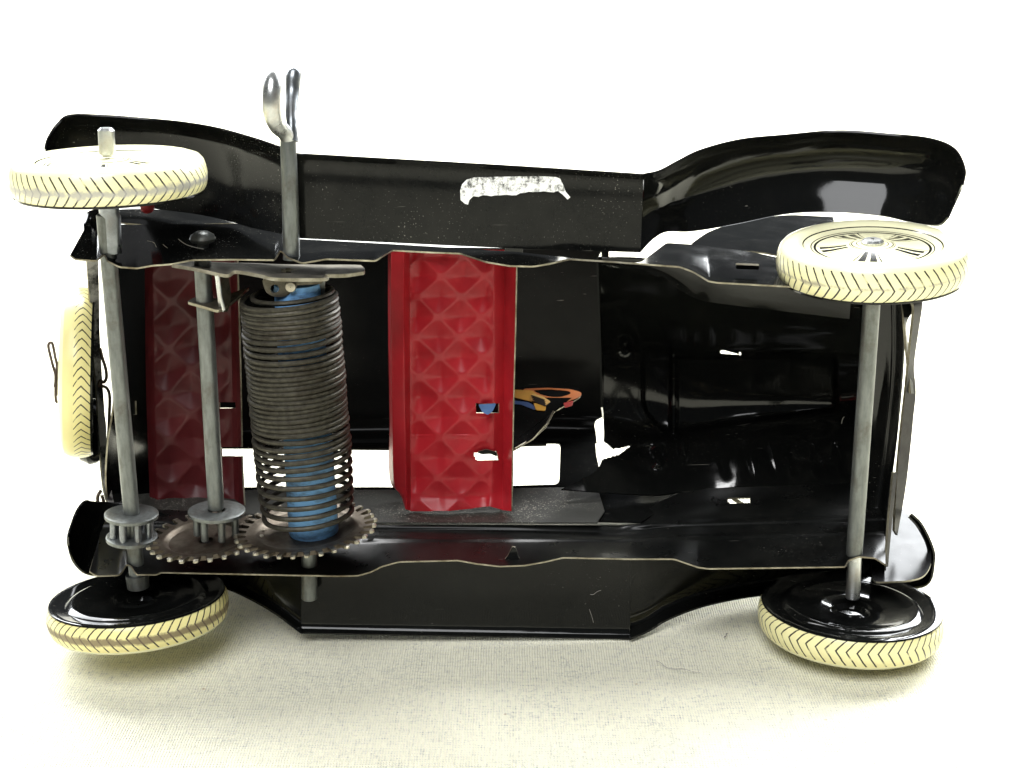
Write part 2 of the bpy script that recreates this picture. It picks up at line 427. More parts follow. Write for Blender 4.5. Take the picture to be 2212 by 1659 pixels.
up_far = [(196, 470, 44), (205, 487, 44), (514, 485, 42), (590, 492, 42), (620, 502, 41), (645, 518, 40), (830, 528, 40), (1110, 545, 39), (1340, 571, 37), (1385, 568, 38), (1440, 526, 48), (1500, 530, 50), (1620, 545, 50), (1760, 575, 46), (1880, 600, 40)]
def level(far, near, k=-.01):                       # put the far edge of a side rail at the depth where the sheet is level
    out = []
    for (x, y, Y) in far:
        l = [q for q in near if q[0] <= x][-1:] or near[:1]; n = P(*l[0]); d = _dir(x, y); s_ = d.z/d.y
        out.append((x, y, (CAM.z-CAM.y*s_-n.z+k*n.y)/(k-s_)))
    return out
def strip_rows(near, far, fr, n, sag=0):
    """near and far edges matched by x, then joined by straight sheet."""
    xs = [near[0][0]+(near[-1][0]-near[0][0])*i/n for i in range(n+1)]
    def at(l, x):
        if x <= l[0][0]: return l[0]
        for a, b in zip(l, l[1:]):
            if b[0] > a[0] and a[0] <= x <= b[0]:
                f = (x-a[0])/(b[0]-a[0]); return tuple(u+(v-u)*f for u, v in zip(a, b))
        return l[-1]
    rows = []
    for f in fr: rows.append([tuple(u+(v-u)*f for u, v in zip(at(near, x), at(far, x))) for x in xs])
    return rows
_lv = [(151, 556, 16), (1110, 562, 17), (1400, 572, 16.5), (1560, 611, 14.5), (1900, 632, 14)]
_lv = [tuple(u+(v-u)*f for u, v in zip(a, b)) for a, b in zip(_lv, _lv[1:]) for f in (0, .25, .5, .75)]+[_lv[-1]]
up_far = [q if q[0] < 640 else (q[0], q[1], min(54, max(21.5, level([q], _lv, 0)[0][2]))) for q in up_far]
sheet('chassis_rail', strip_rows(up_near, up_far, (0, .5, 1), 300), 430, 10, DUSTY, car, t=.35, fu=lin)
lo_near = [(193, 1235, 16), (207, 1245, 15), (259, 1243, 15), (273, 1221, 18), (282, 1221, 18), (294, 1242, 15), (339, 1242, 15), (346, 1237, 16), (485, 1240, 16), (728, 1245, 15), (773, 1244, 15), (801, 1236, 16), (825, 1224, 17), (862, 1214, 19),
           (990, 1211, 19), (1028, 1218, 18), (1080, 1224, 17), (1133, 1222, 17), (1178, 1214, 18), (1216, 1205, 19), (1358, 1208, 19), (1456, 1208, 19), (1508, 1226, 17), (1532, 1229, 16), (1828, 1225, 16), (1829, 1213, 17), (1855, 1203, 18), (1890, 1206, 18), (1912, 1220, 16)]
fB = [(215, 1160, 32), (500, 1150, 34), (820, 1153, 34), (1100, 1158, 34), (1330, 1166, 33), (1420, 1160, 33), (1800, 1146, 33), (1912, 1150, 32)]
fA = [(238, 1096, 44), (500, 1110, 44), (820, 1121, 44), (1340, 1121, 44), (1390, 1108, 45), (1430, 1082, 49), (1470, 1066, 52), (1530, 1056, 53), (1700, 1051, 53), (1860, 1044, 53), (1912, 1042, 53)]
r1 = strip_rows(lo_near, fB, (0, .5), 300); r2 = strip_rows(lo_near, fB, (1,), 300)
def remap(l): return strip_rows([(lo_near[0][0], 0, 0), (lo_near[-1][0], 0, 0)], l, (1,), 300)[0]
rowB, rowA = remap(fB), remap(fA)
near_row = strip_rows(lo_near, lo_near, (0,), 300)[0]
def rowmix(a, b, f, dY=0): return [(a_[0]+(b_[0]-a_[0])*f, a_[1]+(b_[1]-a_[1])*f, a_[2]+(b_[2]-a_[2])*f+dY) for a_, b_ in zip(a, b)]
def lowdisp(x, y, u, v):                               # pressed ribs beside the fold and the raised wheel arch panel
    d = 0
    for yc, hh, ww in ((1136, .7, 5), (1166, .6, 4)):
        if x > 780: d -= hh*math.exp(-((y-yc-(.0 if x < 1340 else (x-1340)*-.03))/ww)**2)
    return d
slotL = [(1572, 1078), (1619, 1076), (1620, 1088), (1575, 1090)]
slotL2 = [(1778, 1078), (1812, 1078), (1812, 1084), (1780, 1084)]
sheet('chassis_rail', [near_row, rowmix(near_row, rowB, .5, .6), rowB, rowmix(rowB, rowA, .25), rowmix(rowB, rowA, .5, -1.2), rowmix(rowB, rowA, .8, -.4), rowA], 430, 60, RAILB, car, t=.35, fu=lin, fv=cr, disp=lowdisp, holes=[slotL])

# ---- body shell: roof, two sides with window openings, back, dashboard wall, bonnet
zs = P(1000, 1121, 44).z+1.0
zu = P(1000, 548, 42).z+1.2
def side(z, name, shrink=0):
    def cv(x, y): return PZ(x, y, z)
    outer = [(246, 1100), (1385, 1129), (1440, 1096), (1505, 1068), (1500, 1036), (1300, 1040), (1288, 985), (1284, 930), (1240, 935), (1180, 948), (300, 950)]
    w1 = rpoly([(425, 968), (920, 968), (920, 1054), (430, 1054)], 14)
    w2 = rpoly([(985, 960), (1211, 957), (1208, 1048), (985, 1054)], 12)
    return plate(name, [outer, w1, w2], cv, INNER, car, t=.4, rim=None)
side(zs, 'body_side')
plate('door_sill', [[(246, 1130), (246, 1072), (420, 1060), (930, 1059), (1215, 1054), (1292, 1060), (1306, 1105), (1290, 1130)]], lambda x, y: PZ(x, y, zs+.6), SILL, car, t=.3, rim=None)
# the same panel on the other side of the car
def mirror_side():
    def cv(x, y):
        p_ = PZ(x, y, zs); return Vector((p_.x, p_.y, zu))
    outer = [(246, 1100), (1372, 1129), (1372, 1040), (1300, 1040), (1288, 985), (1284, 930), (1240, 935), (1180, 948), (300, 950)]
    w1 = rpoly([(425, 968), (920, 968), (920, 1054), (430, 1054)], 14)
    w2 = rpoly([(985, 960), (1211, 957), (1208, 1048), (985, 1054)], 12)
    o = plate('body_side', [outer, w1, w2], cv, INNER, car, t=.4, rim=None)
    o.data.materials.append(simple('off_white_outer_face', (.72, .71, .66), .35, .12, 300))  # off-white for the outward face only
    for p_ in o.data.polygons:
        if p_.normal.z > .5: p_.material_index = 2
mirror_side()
# roof: from one side to the other, corners turned down towards the windows
Yr = PZ(1000, 952, zs).y
def roofrow(zf, dY, xl, xr, n=8):
    z = zs+(zu-zs)*zf
    xr = xr if zf < .1 else xr+3.4
    return [(xl+(xr-xl)*i/n, Yr+dY-(1.5 if i in (0, n) else 0), z) for i in range(n+1)]
xl, xr = PZ(270, 952, zs).x, PZ(1284, 928, zs).x
rr_ = []
for zf, dY in ((0, -1.5), (.02, 3), (.06, 5), (.115, 6), (.35, 8), (.65, 8), (.88, 6), (.98, 3), (1, -1.5)):
    rr_.append(roofrow(zf, dY, xl-2, xr))
def convw(x, y, z): return Vector((x, y, z))
rslots = [[(PZ(1174, 942, zs).x, 0), (PZ(1199, 942, zs).x, 0)]]
sheet('roof', rr_, 60, 50, INNER, car, t=.4, conv=convw, rim=None)
# drip rail along the lower window tops
mk('drip_rail', *tube([PZ(300, 958, zs)+Vector((0, 0, -.2)), PZ(840, 966, zs), PZ(1180, 955, zs)+Vector((0, 0, -.2))], .9, 10)[:2], [INNER], car)
# back wall of the body, seen from the inside and edge-on
bw = []
for (yy, xs_) in ((545, (229, 252, 300, 350)), (700, (236, 255, 300, 345)), (850, (246, 262, 305, 345)), (960, (232, 262, 308, 345)), (1040, (228, 262, 312, 345)), (1096, (234, 264, 312, 345))):
    bw.append([(xs_[0], yy, 44), (xs_[1], yy, 55), (xs_[2], yy, 70), (xs_[3], yy, 84)])
sheet('rear_panel', bw, 40, 40, INNER, car, t=.4, holes=[[(286, 866), (294, 868), (296, 888), (287, 892)]])
# inside surface of the upper body quarter and the thin wheel-arch apron over it
sheet('quarter_panel', [[(196, 470, 44), (300, 486, 44), (420, 486, 44), (514, 485, 43), (592, 500, 42)],
                        [(200, 458, 50), (300, 453, 52), (420, 461, 53), (514, 478, 50), (592, 492, 44)]], 60, 6, DUSTY, car, t=.4)
# bonnet shell (its hollow inside) with the raised centre panel
hood = [
    [(1292, 556, 40), (1400, 560, 44), (1500, 590, 48), (1620, 612, 48), (1760, 634, 46), (1935, 640, 42)],
    [(1297, 640, 54), (1400, 636, 56), (1500, 652, 58), (1620, 664, 58), (1760, 672, 56), (1940, 690, 50)],
    [(1299, 690, 64), (1400, 684, 66), (1500, 700, 66), (1620, 706, 66), (1760, 708, 64), (1945, 712, 56)],
    [(1301, 745, 74), (1400, 742, 74), (1500, 752, 72), (1620, 755, 72), (1760, 755, 70), (1945, 760, 60)],
    [(1302, 790, 76), (1400, 775, 78), (1500, 775, 76), (1620, 775, 76), (1760, 776, 74), (1942, 790, 62)],
    [(1303, 850, 76), (1400, 860, 79), (1500, 860, 78), (1620, 858, 78), (1760, 850, 76), (1938, 850, 62)],
    [(1304, 905, 74), (1400, 930, 76), (1500, 925, 76), (1620, 910, 76), (1760, 900, 74), (1934, 900, 60)],
    [(1304, 952, 68), (1400, 960, 70), (1500, 960, 70), (1620, 955, 70), (1760, 950, 68), (1928, 960, 58)],
    [(1290, 1014, 58), (1400, 1010, 62), (1500, 1010, 62), (1620, 1005, 62), (1760, 1000, 62), (1924, 1000, 56)],
    [(1212, 1058, 50), (1400, 1070, 52), (1470, 1064, 53), (1600, 1052, 54), (1760, 1048, 54), (1920, 1042, 53)]]
def hdisp(x, y, u, v):
    return 1.7*hdisp0(x, y)
def hdisp0(x, y):
    d = 0
    def bx(x0, x1, y0, y1, s=7):
        f = lambda a, lo, hi: 1/(1+math.exp(-(a-lo)/s*2))*1/(1+math.exp((a-hi)/s*2))
        return f(x, x0, x1)*f(y, y0, y1)
    yb = 932-(x-1474)*.142
    k = bx(1461, 1806, 772, yb, 3.5)                                # raised centre panel
    d += k*(1.5+max(0, (x-1560)/240)*.012*(y-850)+.25*math.sin((x-1460)*.02))
    xl = 1388+(max(0, y-860)/60)**2*32+(max(0, 780-y)/30)**2*4
    d += 1.25*bx(xl, 1450, 750, 932, 3.5)                           # leaf-shaped pressing before it
    d -= .7*math.exp(-((x-1455)/4)**2)*bx(1440, 1470, 765, 935, 5)
    d += 1.2*math.exp(-(((x-1350)/16)**2+((y-740)/18)**2))*2        # dimple
    d += 1.6*math.exp(-(((x-1400)/22)**2+((y-975)/14)**2)) - 1.5*math.exp(-(((x-1420)/14)**2+((y-1000)/12)**2))
    d -= 1.2*math.exp(-(((x-1475)/9)**2+((y-960)/28)**2))
    for k in range(6):
        xx = 1560+k*52; d += .35*math.exp(-((x-xx-(y-1000)*.3)/9)**2)*bx(1530, 1850, 960, 1030, 8)
    return d
cowlgap = [(1285, 921), (1301, 905), (1304, 952), (1324, 969), (1340, 967), (1366, 961), (1337, 983), (1299, 994), (1289, 1012), (1280, 1012)]
s1 = [(1555, 757), (1562, 755), (1597, 764), (1598, 756), (1601, 763), (1600, 768), (1557, 765)]
s2 = [(1892, 754), (1905, 755), (1904, 760), (1892, 759)]
sheet('bonnet', hood, 330, 230, BLACK, car, t=.35, disp=hdisp, holes=[cowlgap, s1, s2], rim=None)
# dashboard wall between cabin and bonnet
sheet('dashboard', [[(1290, 556, 34), (1296, 545, 60), (1298, 545, 88)], [(1297, 760, 38), (1302, 760, 62), (1302, 765, 88)], [(1300, 880, 40), (1303, 900, 66), (1302, 905, 84)]], 10, 16, INNER, car, t=.4, rim=None)
# door pillar and cowl side towards the windscreen
# radiator wall at the front
sheet('radiator_shell', [[(1865, 626, 43), (1900, 628, 44), (1935, 630, 44), (1953, 632, 40)], [(1865, 800, 43), (1900, 800, 44), (1935, 790, 44), (1951, 780, 40)], [(1860, 950, 43), (1890, 950, 44), (1920, 950, 44), (1936, 950, 39)],
                         [(1850, 1100, 40), (1880, 1100, 41), (1905, 1100, 40), (1917, 1100, 34)], [(1862, 1240, 30), (1884, 1240, 30), (1904, 1236, 29), (1912, 1232, 24)]], 24, 60, BLACK, car, t=.4, rim=None)
# underside band of the inner wing under the upper rail
sheet('inner_wing', [[(1300, 556, 36), (1405, 562, 36), (1500, 582, 34), (1560, 600, 32), (1700, 609, 32), (1840, 618, 30)], [(1300, 572, 38), (1410, 592, 38), (1500, 642, 36), (1560, 655, 34), (1700, 672, 34), (1835, 688, 32)]], 60, 8, BLACK, car, t=.35, rim=None, disp=lambda x, y, u, v: -1.2*math.sin(PI*v)*.4)
sheet('inner_wing', [[(1494, 527, 82.0), (1530, 503, 82), (1580, 485, 82), (1632, 476, 81.8), (1700, 466, 81.5), (1800, 470, 81)],
                     [(1496, 531, 81.8), (1545, 538, 81.6), (1590, 542, 81.4), (1650, 547, 81.2), (1720, 562, 80.8), (1820, 590, 80)]], 50, 10, BLACK, car, t=.35, conv=PZ)
# small tabs that hold the wings, bent metal catching light
plate('fixing_tab', [rpoly([(1589, 570), (1640, 572), (1638, 581), (1590, 579)], 3)], lambda x, y: P(x, y, 22+(y-570)*.1), BLACK, car, .5)
plate('fixing_tab', [rpoly([(1094, 520), (1126, 520), (1130, 548), (1090, 546)], 3)], lambda x, y: P(x, y, 31), BLACK, car, .5)
plate('fixing_tab', [rpoly([(1098, 1198), (1106, 1180), (1114, 1182), (1120, 1202), (1124, 1208), (1090, 1208)], 2)], lambda x, y: P(x, y, 21), BLACK, car, .6)
plate('fixing_tab', [rpoly([(1580, 1079), (1590, 1076), (1612, 1090), (1606, 1096)], 2)], lambda x, y: P(x, y, 49), EDGE, car, .4)
plate('fixing_tab', [rpoly([(1786, 1076), (1812, 1078), (1812, 1084), (1800, 1088)], 2)], lambda x, y: P(x, y, 47), BRIGHT, car, .3)
# front splash apron beyond the lower wheel
ap = rpoly([(1880, 1198), (1905, 1060), (1930, 1088), (1960, 1110), (1992, 1145), (2012, 1190), (2011, 1225), (1995, 1248), (1962, 1256), (1885, 1259)], 14)
za = P(1950, 1255, 22).z
plate('splash_apron', [ap], lambda x, y: PZ(x, y, za+max(0, (1255-y))*.010), enamel('scuffed_apron_enamel', base=(.02, .02, .021), rough=.22, dust=.5, wav=.3, spec=.07), car, .4)

# ---- seats, pressed in a quilted pattern
def quilt(px, py, x0, y0, h):
    def f(x, y):
        a = (x-x0)/px+(y-y0)/py; b = (x-x0)/px-(y-y0)/py
        fa = abs(a-round(a)); fb = abs(b-round(b))
        k = 1-2*(fa**3.5+fb**3.5)**(1/3.5); k = max(k, 0)
        return h*(k**.9)
    return f
q1 = quilt(94, 87, 1044, 640, 1.35)
fh1 = [(1029, 870), (1077, 870), (1077, 893), (1029, 893)]; fh2 = [(1024, 978), (1072, 974), (1077, 994), (1026, 994)]
def sd(x, y, u, v):
    m_ = min(1, max(0, (x-884)/14))*min(1, max(0, (1066-x)/14))
    if y > 940: m_ *= .75
    return q1(x+5*math.sin(y*.02), y)*m_ + .5*math.sin(x*.03+y*.013)
sheet('front_seat', [[(840, 536, 52), (846, 536, 44), (872, 536, 43), (884, 536, 46), (960, 536, 45), (1066, 536, 45), (1090, 536, 47), (1117, 536, 43)],
                     [(840, 700, 52), (846, 700, 44), (872, 700, 43), (884, 700, 46), (960, 700, 45), (1066, 700, 45), (1090, 700, 47), (1114, 700, 43)],
                     [(843, 900, 52), (849, 900, 44), (874, 900, 43), (885, 900, 46), (962, 900, 45), (1066, 900, 45), (1088, 900, 47), (1109, 900, 43)],
                     [(843, 1030, 52), (852, 1036, 45), (877, 1040, 43), (886, 1045, 46), (962, 1045, 45), (1062, 1040, 45), (1086, 1040, 47), (1107, 1040, 43)],
                     [(866, 1066, 52), (868, 1070, 46), (877, 1100, 43), (886, 1104, 44), (962, 1104, 43), (1058, 1094, 43), (1086, 1102, 44), (1106, 1104, 42)]],
      210, 250, RED, car, t=.35, fu=lin, disp=sd, holes=[fh1, fh2])
q2 = quilt(104, 100, 470, 700, 1.5)
def sd2(x, y, u, v):
    m_ = min(1, max(0, (x-322)/16))*min(1, max(0, (500-x)/14))
    return q2(x+6*math.sin(y*.017), y+5*math.sin(x*.05))*m_+.7*math.sin(x*.02+y*.017)
sheet('rear_seat', [[(314, 548, 58), (330, 548, 56), (420, 548, 56), (498, 548, 56), (507, 548, 54), (513, 548, 50)],
                    [(316, 800, 58), (334, 800, 56), (424, 800, 56), (502, 800, 56), (512, 800, 54), (520, 800, 50)],
                    [(322, 1000, 58), (338, 1000, 56), (428, 1000, 56), (505, 1000, 56), (516, 1000, 54), (524, 1000, 50)],
                    [(325, 1092, 56), (340, 1092, 54), (430, 1092, 54), (508, 1092, 54), (519, 1092, 52), (529, 1092, 48)]],
      110, 200, RED_SHADED, car, t=.35, fu=lin, disp=sd2, holes=[[(474, 869), (510, 869), (511, 881), (475, 881)], [(478, 966), (526, 966), (526, 985), (480, 985)]])
# seat tabs seen in the slots
BLUEL = simple('blue_litho', (.06, .14, .34), .35)
plate('seat_tab', [rpoly([(1033, 873), (1072, 871), (1064, 888), (1054, 896), (1042, 890)], 4)], lambda x, y: P(x, y, 42.6), BLUEL, car, .4)
plate('seat_tab', [rpoly([(1030, 976), (1050, 970), (1072, 976), (1074, 986), (1060, 980), (1040, 981)], 4)], lambda x, y: P(x, y, 44.5), INNER, car, .4)

# ---- the driver, a flat printed tin figure
fig = plate('driver_figure', [rpoly([(1085, 838), (1180, 836), (1250, 840), (1257, 856), (1235, 870), (1196, 890), (1190, 905), (1150, 950), (1112, 972), (1080, 985)], 8)],
            lambda x, y: P(x, y, 72+(900-y)*.22), INNER, car, .4, label='flat printed tin driver figure with orange sleeve and steering wheel')
def fg(name, pts, col, dz, r=4, holes=()):
    plate(name, [rpoly(pts, r)]+[rpoly(h, r) for h in holes], lambda x, y: P(x, y, 72+(900-y)*.22-dz), simple(name+'_print', col, .3, .1), fig, .12, rim=None)
fg('steering_wheel', [(1130, 840), (1180, 838), (1232, 841), (1257, 848), (1254, 858), (1220, 870), (1195, 871), (1170, 862), (1130, 850)], (.50, .16, .05), .45, 8, [[(1150, 843), (1190, 841), (1230, 845), (1234, 851), (1212, 858), (1190, 858), (1166, 852)]])
fg('sleeve', [(1110, 842), (1150, 844), (1160, 852), (1150, 868), (1110, 858)], (.62, .34, .07), .7)
fg('hand', [(1150, 850), (1172, 856), (1190, 868), (1178, 876), (1145, 864)], (.66, .42, .14), 1.0)
for k in range(4): fg('finger_line', [(1146+k*2, 855+k*4), (1150+k*2, 854+k*4), (1178+k*1, 864+k*4), (1174+k, 866+k*4)], (.02, .015, .01), 1.25, 1)
fg('trouser_leg', [(1090, 863), (1140, 869), (1162, 880), (1156, 886), (1125, 874), (1090, 872)], (.05, .09, .2), .9)
fg('shoe', [(1152, 870), (1180, 878), (1178, 888), (1158, 886)], (.6, .33, .05), 1.1)
fg('cap_badge', [(1217, 871), (1239, 866), (1236, 876), (1220, 881)], (.5, .05, .04), .8, 2)
mk('figure_rim', *tube([P(1196, 888, 72), P(1190, 900, 71), P(1178, 922, 68), P(1150, 948, 62), P(1112, 970, 56)], .3, 8)[:2], [EDGE], fig)

# ---- wheels
def wheel(center, ax, Rr, tread, spin=0, T=7.0, name='wheel', label=None, outer=True, hubr=2.4, ntr=5):
    """ax points to the printed outer side."""
    h = T/2
    prof = [(Rr-.75, -h), (Rr-.3, -h*.8), (Rr+.05, -h*.45), (Rr+.15, 0), (Rr-.05, h*.45), (Rr-.5, h*.85), (Rr-1.2, h*1.08), (Rr-2.6, h*1.22), (Rr-4.0, h*1.2), (Rr-5.0, h*1.05), (Rr*.725, h*.96), (Rr*.68, h*.86), (Rr*.60, h*.78), (Rr*.45, h*.82), (Rr*.25, h*.95), (Rr*.2, h*1.02), (Rr*.12, h*1.05), (.4, h*1.06)]
    seg = 112
    if ntr < 5: prof = [(Rr-.6, -h), (Rr-.1, -h*.6), (Rr+.05, -h*.1), (Rr-.02, h*.2), (Rr-.2, h*.5), (Rr-.8, h*.9)]+prof[6:]
    mi = [0]*ntr+[2]*(5-ntr)+[1]*12
    V, Fc, FM = lathe(prof, seg, mi)
    uv = []
    for i in range(len(prof)-1):
        for k in range(seg):
            if mi[i] == 0:
                a, b = k/seg, (k+1)/seg; v0, v1 = i/ntr, (i+1)/ntr; uv.append([(a, v0), (b, v0), (b, v1), (a, v1)])
            else:
                q = []
                for (ii, kk) in ((i, k), (i, k+1), (i+1, k+1), (i+1, k)):
                    r = prof[ii][0]/Rr; an = 2*PI*kk/seg; q.append((.5+.5*r*math.cos(an), .5+.5*r*math.sin(an)))
                uv.append(q)
    M = axisM(center, ax, spin)
    wob = mk(name, V, Fc, [tread, FACE, CREAM if ntr == 5 else YELLOW], car, FM, uv, 40, M, label)
    ip = [(.4, -h+2.0), (2.6, -h+2.0), (3.2, -h+1.0), (4.2, -h+1.4), (5.0, -h+.9), (8.5, -h+.9), (12.2, -h+.25), (13.6, -h-.35), (14.6, -h-.3), (15.4, -h+.25), (17.6, -h-.15), (Rr-1.2, -h-.3), (Rr-.6, -h-.25), (Rr-.45, -h+.1), (Rr-.8, -h+.4)]
    V, Fc, FM = lathe(ip, seg); Fc = [tuple(reversed(f)) for f in Fc]
    mk('wheel_disc', V, Fc, [BLACK], wob, None, None, 40, M)
    if outer:
        V, Fc, FM = lathe([(hubr+.3, h*.95), (hubr, h*1.05), (hubr, h*1.18), (hubr-.5, h*1.3), (.4, h*1.32)], 32)
        mk('hub_cap', V, Fc, [CREAM if outer == 1 else BRIGHT], wob, None, None, 30, M)
    return wob
def tilt(deg, roll=0):
    a = math.radians(deg); b = math.radians(roll); return Vector((math.sin(b), -math.sin(a), math.cos(a)))
T1 = tread_mat('worn_tread_rear', 58, 2.2, 1, (.40, .39, .38), .27, .50, .30, .5)
T2 = tread_mat('tread_front', 58, 2.2, 1, (.30, .27, .21), .14, .55, .22)
T3 = tread_mat('grimy_tread_rear', 58, 2.2, 1, (.15, .105, .065), .40, .62, .20, col=(.84, .76, .35))
T4 = tread_mat('clean_tread_front', 58, 2.2, 1, (.3, .22, .14), -.05, .5, .2, col=(.85, .79, .42))
T5 = tread_mat('spare_tread', 58, 2.2, 1, (.4, .3, .16), -.3, .5, .2, col=(.80, .72, .32))
YA = 20.0
def wc(x, y, Y=YA): return P(x, y, Y)
AXL = lambda y: P(231+(300-231)*(y-300)/(1268-300), y, YA)      # rear axle line
wheel(wc(236, 380), tilt(0, 0), 19.3, T1, .3, 6.6, label='upper rear wheel with silvery worn tread', outer=0)
wheel(wc(1883, 562), tilt(4, -2.0), 19.2, T2, .0, 6.8, label='upper front wheel with printed spokes', outer=2, hubr=2.3)
wheel(wc(300, 1316), -tilt(-5, -2), 19.4, T3, .1, 6.0, label='lower rear wheel with a grimy brown tread', outer=1)
wheel(wc(1836, 1335), -tilt(-2, 2.0), 20.0, T4, .15, 6.3, label='lower front wheel resting on the cloth', outer=1)
sp_ax = (P(100, 812, 52)-P(200, 800, 52)).normalized(); sp_ax = Vector((-1, -.235, .10))
wheel(P(171, 804, 52), sp_ax, 19.8, T5, 0, 6.4, 'spare_wheel', 'spare wheel standing edge-on behind the body', outer=1, ntr=3)

# ---- axles, shafts and gears
R_AX = 1.72
def axle(name, a, b, mats=STEEL, r=R_AX, **k): return mk(name, *rod(a, b, r)[:2], [mats], car, **k)
ra = axle('rear_axle', P(226, 462, YA), P(298, 1262, YA))
mk('axle_end', *rod(P(229, 276, YA), P(232, 338, YA), 1.65, bev=.5)[:2], [BRIGHT], ra)
mk('axle_sleeve', *tube([P(234, 428, YA), P(236, 462, YA), P(241, 470, YA), P(244, 546, YA)], [2.1, 2.0, 1.85, 1.8], 24)[:2], [SATIN], ra)
mk('axle_sleeve', *tube([P(296, 1240, YA), P(299, 1268, YA)], [2.5, 2.4], 24)[:2], [STEEL], ra)
fa = axle('front_axle', P(1885, 628, YA), P(1845, 1200, YA), r=1.78)
mk('axle_end', *rod(P(1847, 1180, YA), P(1842, 1292, YA), 1.6)[:2], [BRIGHT], fa)
def spool(parent, p_top, p_bot, R_, r_, npin, name='pinion', rim=STEEL, both=True):
    ax = (p_bot-p_top); L = ax.length; M = axisM(p_top, ax)
    V, Fc, FM = lathe([(r_+.1, 0), (R_-.5, -.1), (R_, .15), (R_, .8), (R_-.4, 1.05), (r_+.1, 1.0)], 64)
    o = mk(name, V, Fc, [rim], parent, None, None, 35, M)
    if both:
        V, Fc, FM = lathe([(r_+.1, L-.6), (R_*.96-.5, L-.6), (R_*.96, L-.4), (R_*.96, L+.3), (R_*.96-.4, L+.5), (r_+.1, L+.4)], 64)
        mk('flange', V, Fc, [STEEL], o, None, None, 35, M)
    for k in range(npin):
        a = 2*PI*(k+.3)/npin; c = Vector((math.cos(a), math.sin(a), 0))*(R_*.7)
        V, Fc = rod(c+Vector((0, 0, .6)), c+Vector((0, 0, L-.2)), .78, 14)
        mk('pin', V, Fc, [SATIN if both else STEEL], o, None, None, 35, M)
    return o
spool(ra, P(284, 1108, YA), P(285, 1162, YA), 5.7, 1.7, 8)
lay = mk('layshaft', *rod(P(437, 560, 20), P(467, 1100, 20), 1.75)[:2], [STEEL], car)
mk('shaft_rivet', *lathe([(0.1, 2.2), (1.3, 2.1), (2.4, 1.4), (2.7, .6), (2.4, 0), (1.2, -.4), (1.0, -3)], 32)[:2], [STEEL], lay, None, None, 40, axisM(P(438, 522, 25), Vector((0, 0, 1))))
spool(lay, P(468, 1101, 20), P(470, 1158, 20), 6.1, 1.8, 7, both=False)
def gear(name, c, ax, R_, N, rh, parent, phase=0):
    prof = [(rh, 1.0), (R_*.52, 1.05), (R_*.64, .9), (R_*.69, .25), (R_*.74, 0), (R_-2.2, 0), (R_-2.0, .9), (R_*.74, .9), (R_*.69, 1.2), (R_*.62, 1.9), (rh, 2.0)]
    V, Fc, FM = lathe(prof, 96)
    Fc = list(Fc); FM = list(FM)
    for k in range(N):
        a = 2*PI*(k+phase)/N; da = PI/N*.92; q = len(V); jr = random.uniform(-.22, .22)
        prf = [(R_-2.5, da*.86, .0, .9), (R_-1.9, da*.5, -.1, .85), (R_-.3+jr, da*.40, -.25, .75), (R_+.3+jr, da*.36, -.2, .65), (R_+.55+jr, da*.14, -.05, .5)]
        for (r, w_, z0, z1) in prf:
            for s_ in (-1, 1):
                for z in (z0, z0+(z1-z0)*.7): V.append(Vector((r*math.cos(a+s_*w_), r*math.sin(a+s_*w_), z)))
        for i in range(len(prf)-1):
            b = q+i*4
            for f in ((0, 1, 5, 4), (3, 2, 6, 7), (1, 3, 7, 5), (2, 0, 4, 6)): Fc.append(tuple(b+j for j in f)); FM.append(1 if i > 1 else 0)
        b = q+(len(prf)-1)*4; Fc.append((b, b+1, b+3, b+2)); FM.append(1)
        # web faces between teeth sit on the disc edge
    return mk(name, V, Fc, [GEAR, TOOTH], parent, FM, None, 40, axisM(c, ax, 0.05))
down = Vector((.03, 0, -1))
gear('gear_wheel', P(444, 1158, 20), down+Vector((0, .04, 0)), 12.4, 26, 1.6, lay, .2)
main = mk('winding_shaft', *rod(P(668, 1168, 20), P(668, 1294, 20), 1.75)[:2], [STEEL], car)
gear('gear_wheel', P(660, 1140, 20), down+Vector((.02, .02, 0)), 15.0, 32, 1.6, main, 0)
# winding key: shaft ending in two bent wings
def round_end(path, rw):
    for i in range(len(path)):
        d = (path[i]-path[-1]).length; r = rw[i]
        if d < r: rw[i] = math.sqrt(max(.01, r*r-(r-d)**2))
key = mk('winding_key', *tube([P(623, 284, 20), P(622, 296, 20), P(627, 430, 20), P(630, 560, 20)], [1.3, 1.6, 1.7, 1.75], 24)[:2], [STEEL], car, label='steel winding key with two bent wings')
loop = []
for (x, y, Y) in ((625, 304, 20), (614, 286, 19), (600, 272, 17.5), (590, 250, 16), (587, 222, 15.5), (588, 192, 16), (590, 170, 17.5), (595, 157, 20)): loop.append(P(x, y, Y))
Lp = smooth_path(loop, 80)
rw = [1.4+.45*math.sin(PI*min(.8, i/90)) for i in range(81)]
round_end(Lp, rw)
mk('key_wing', *tube(Lp, rw, 20)[:2], [BRIGHT], key)
loop = [P(x, y, Y) for (x, y, Y) in ((629, 305, 20), (630, 270, 21), (629, 240, 23), (632, 200, 26), (634, 168, 27), (638, 145, 28))]
Lp = smooth_path(loop, 60)
rw = [lin([(1.5,), (1.0,), (1.2,), (1.4,), (1.55,), (1.3,)], i/60*5)[0] for i in range(61)]
round_end(Lp, rw)
mk('key_wing', *tube(Lp, rw, 20)[:2], [SATIN], key)

# blue tube inside the spring
def bl():
    a, b = P(643, 612, 20), P(678, 1150, 20)
    return tube([a, a+(b-a)*.02, a+(b-a)*.5, b-(b-a)*.01, b], [4.75, 4.95, 5.1, 5.35, 5.2], 40)
mk('spring_tube', *bl()[:2], [BLUE], main)
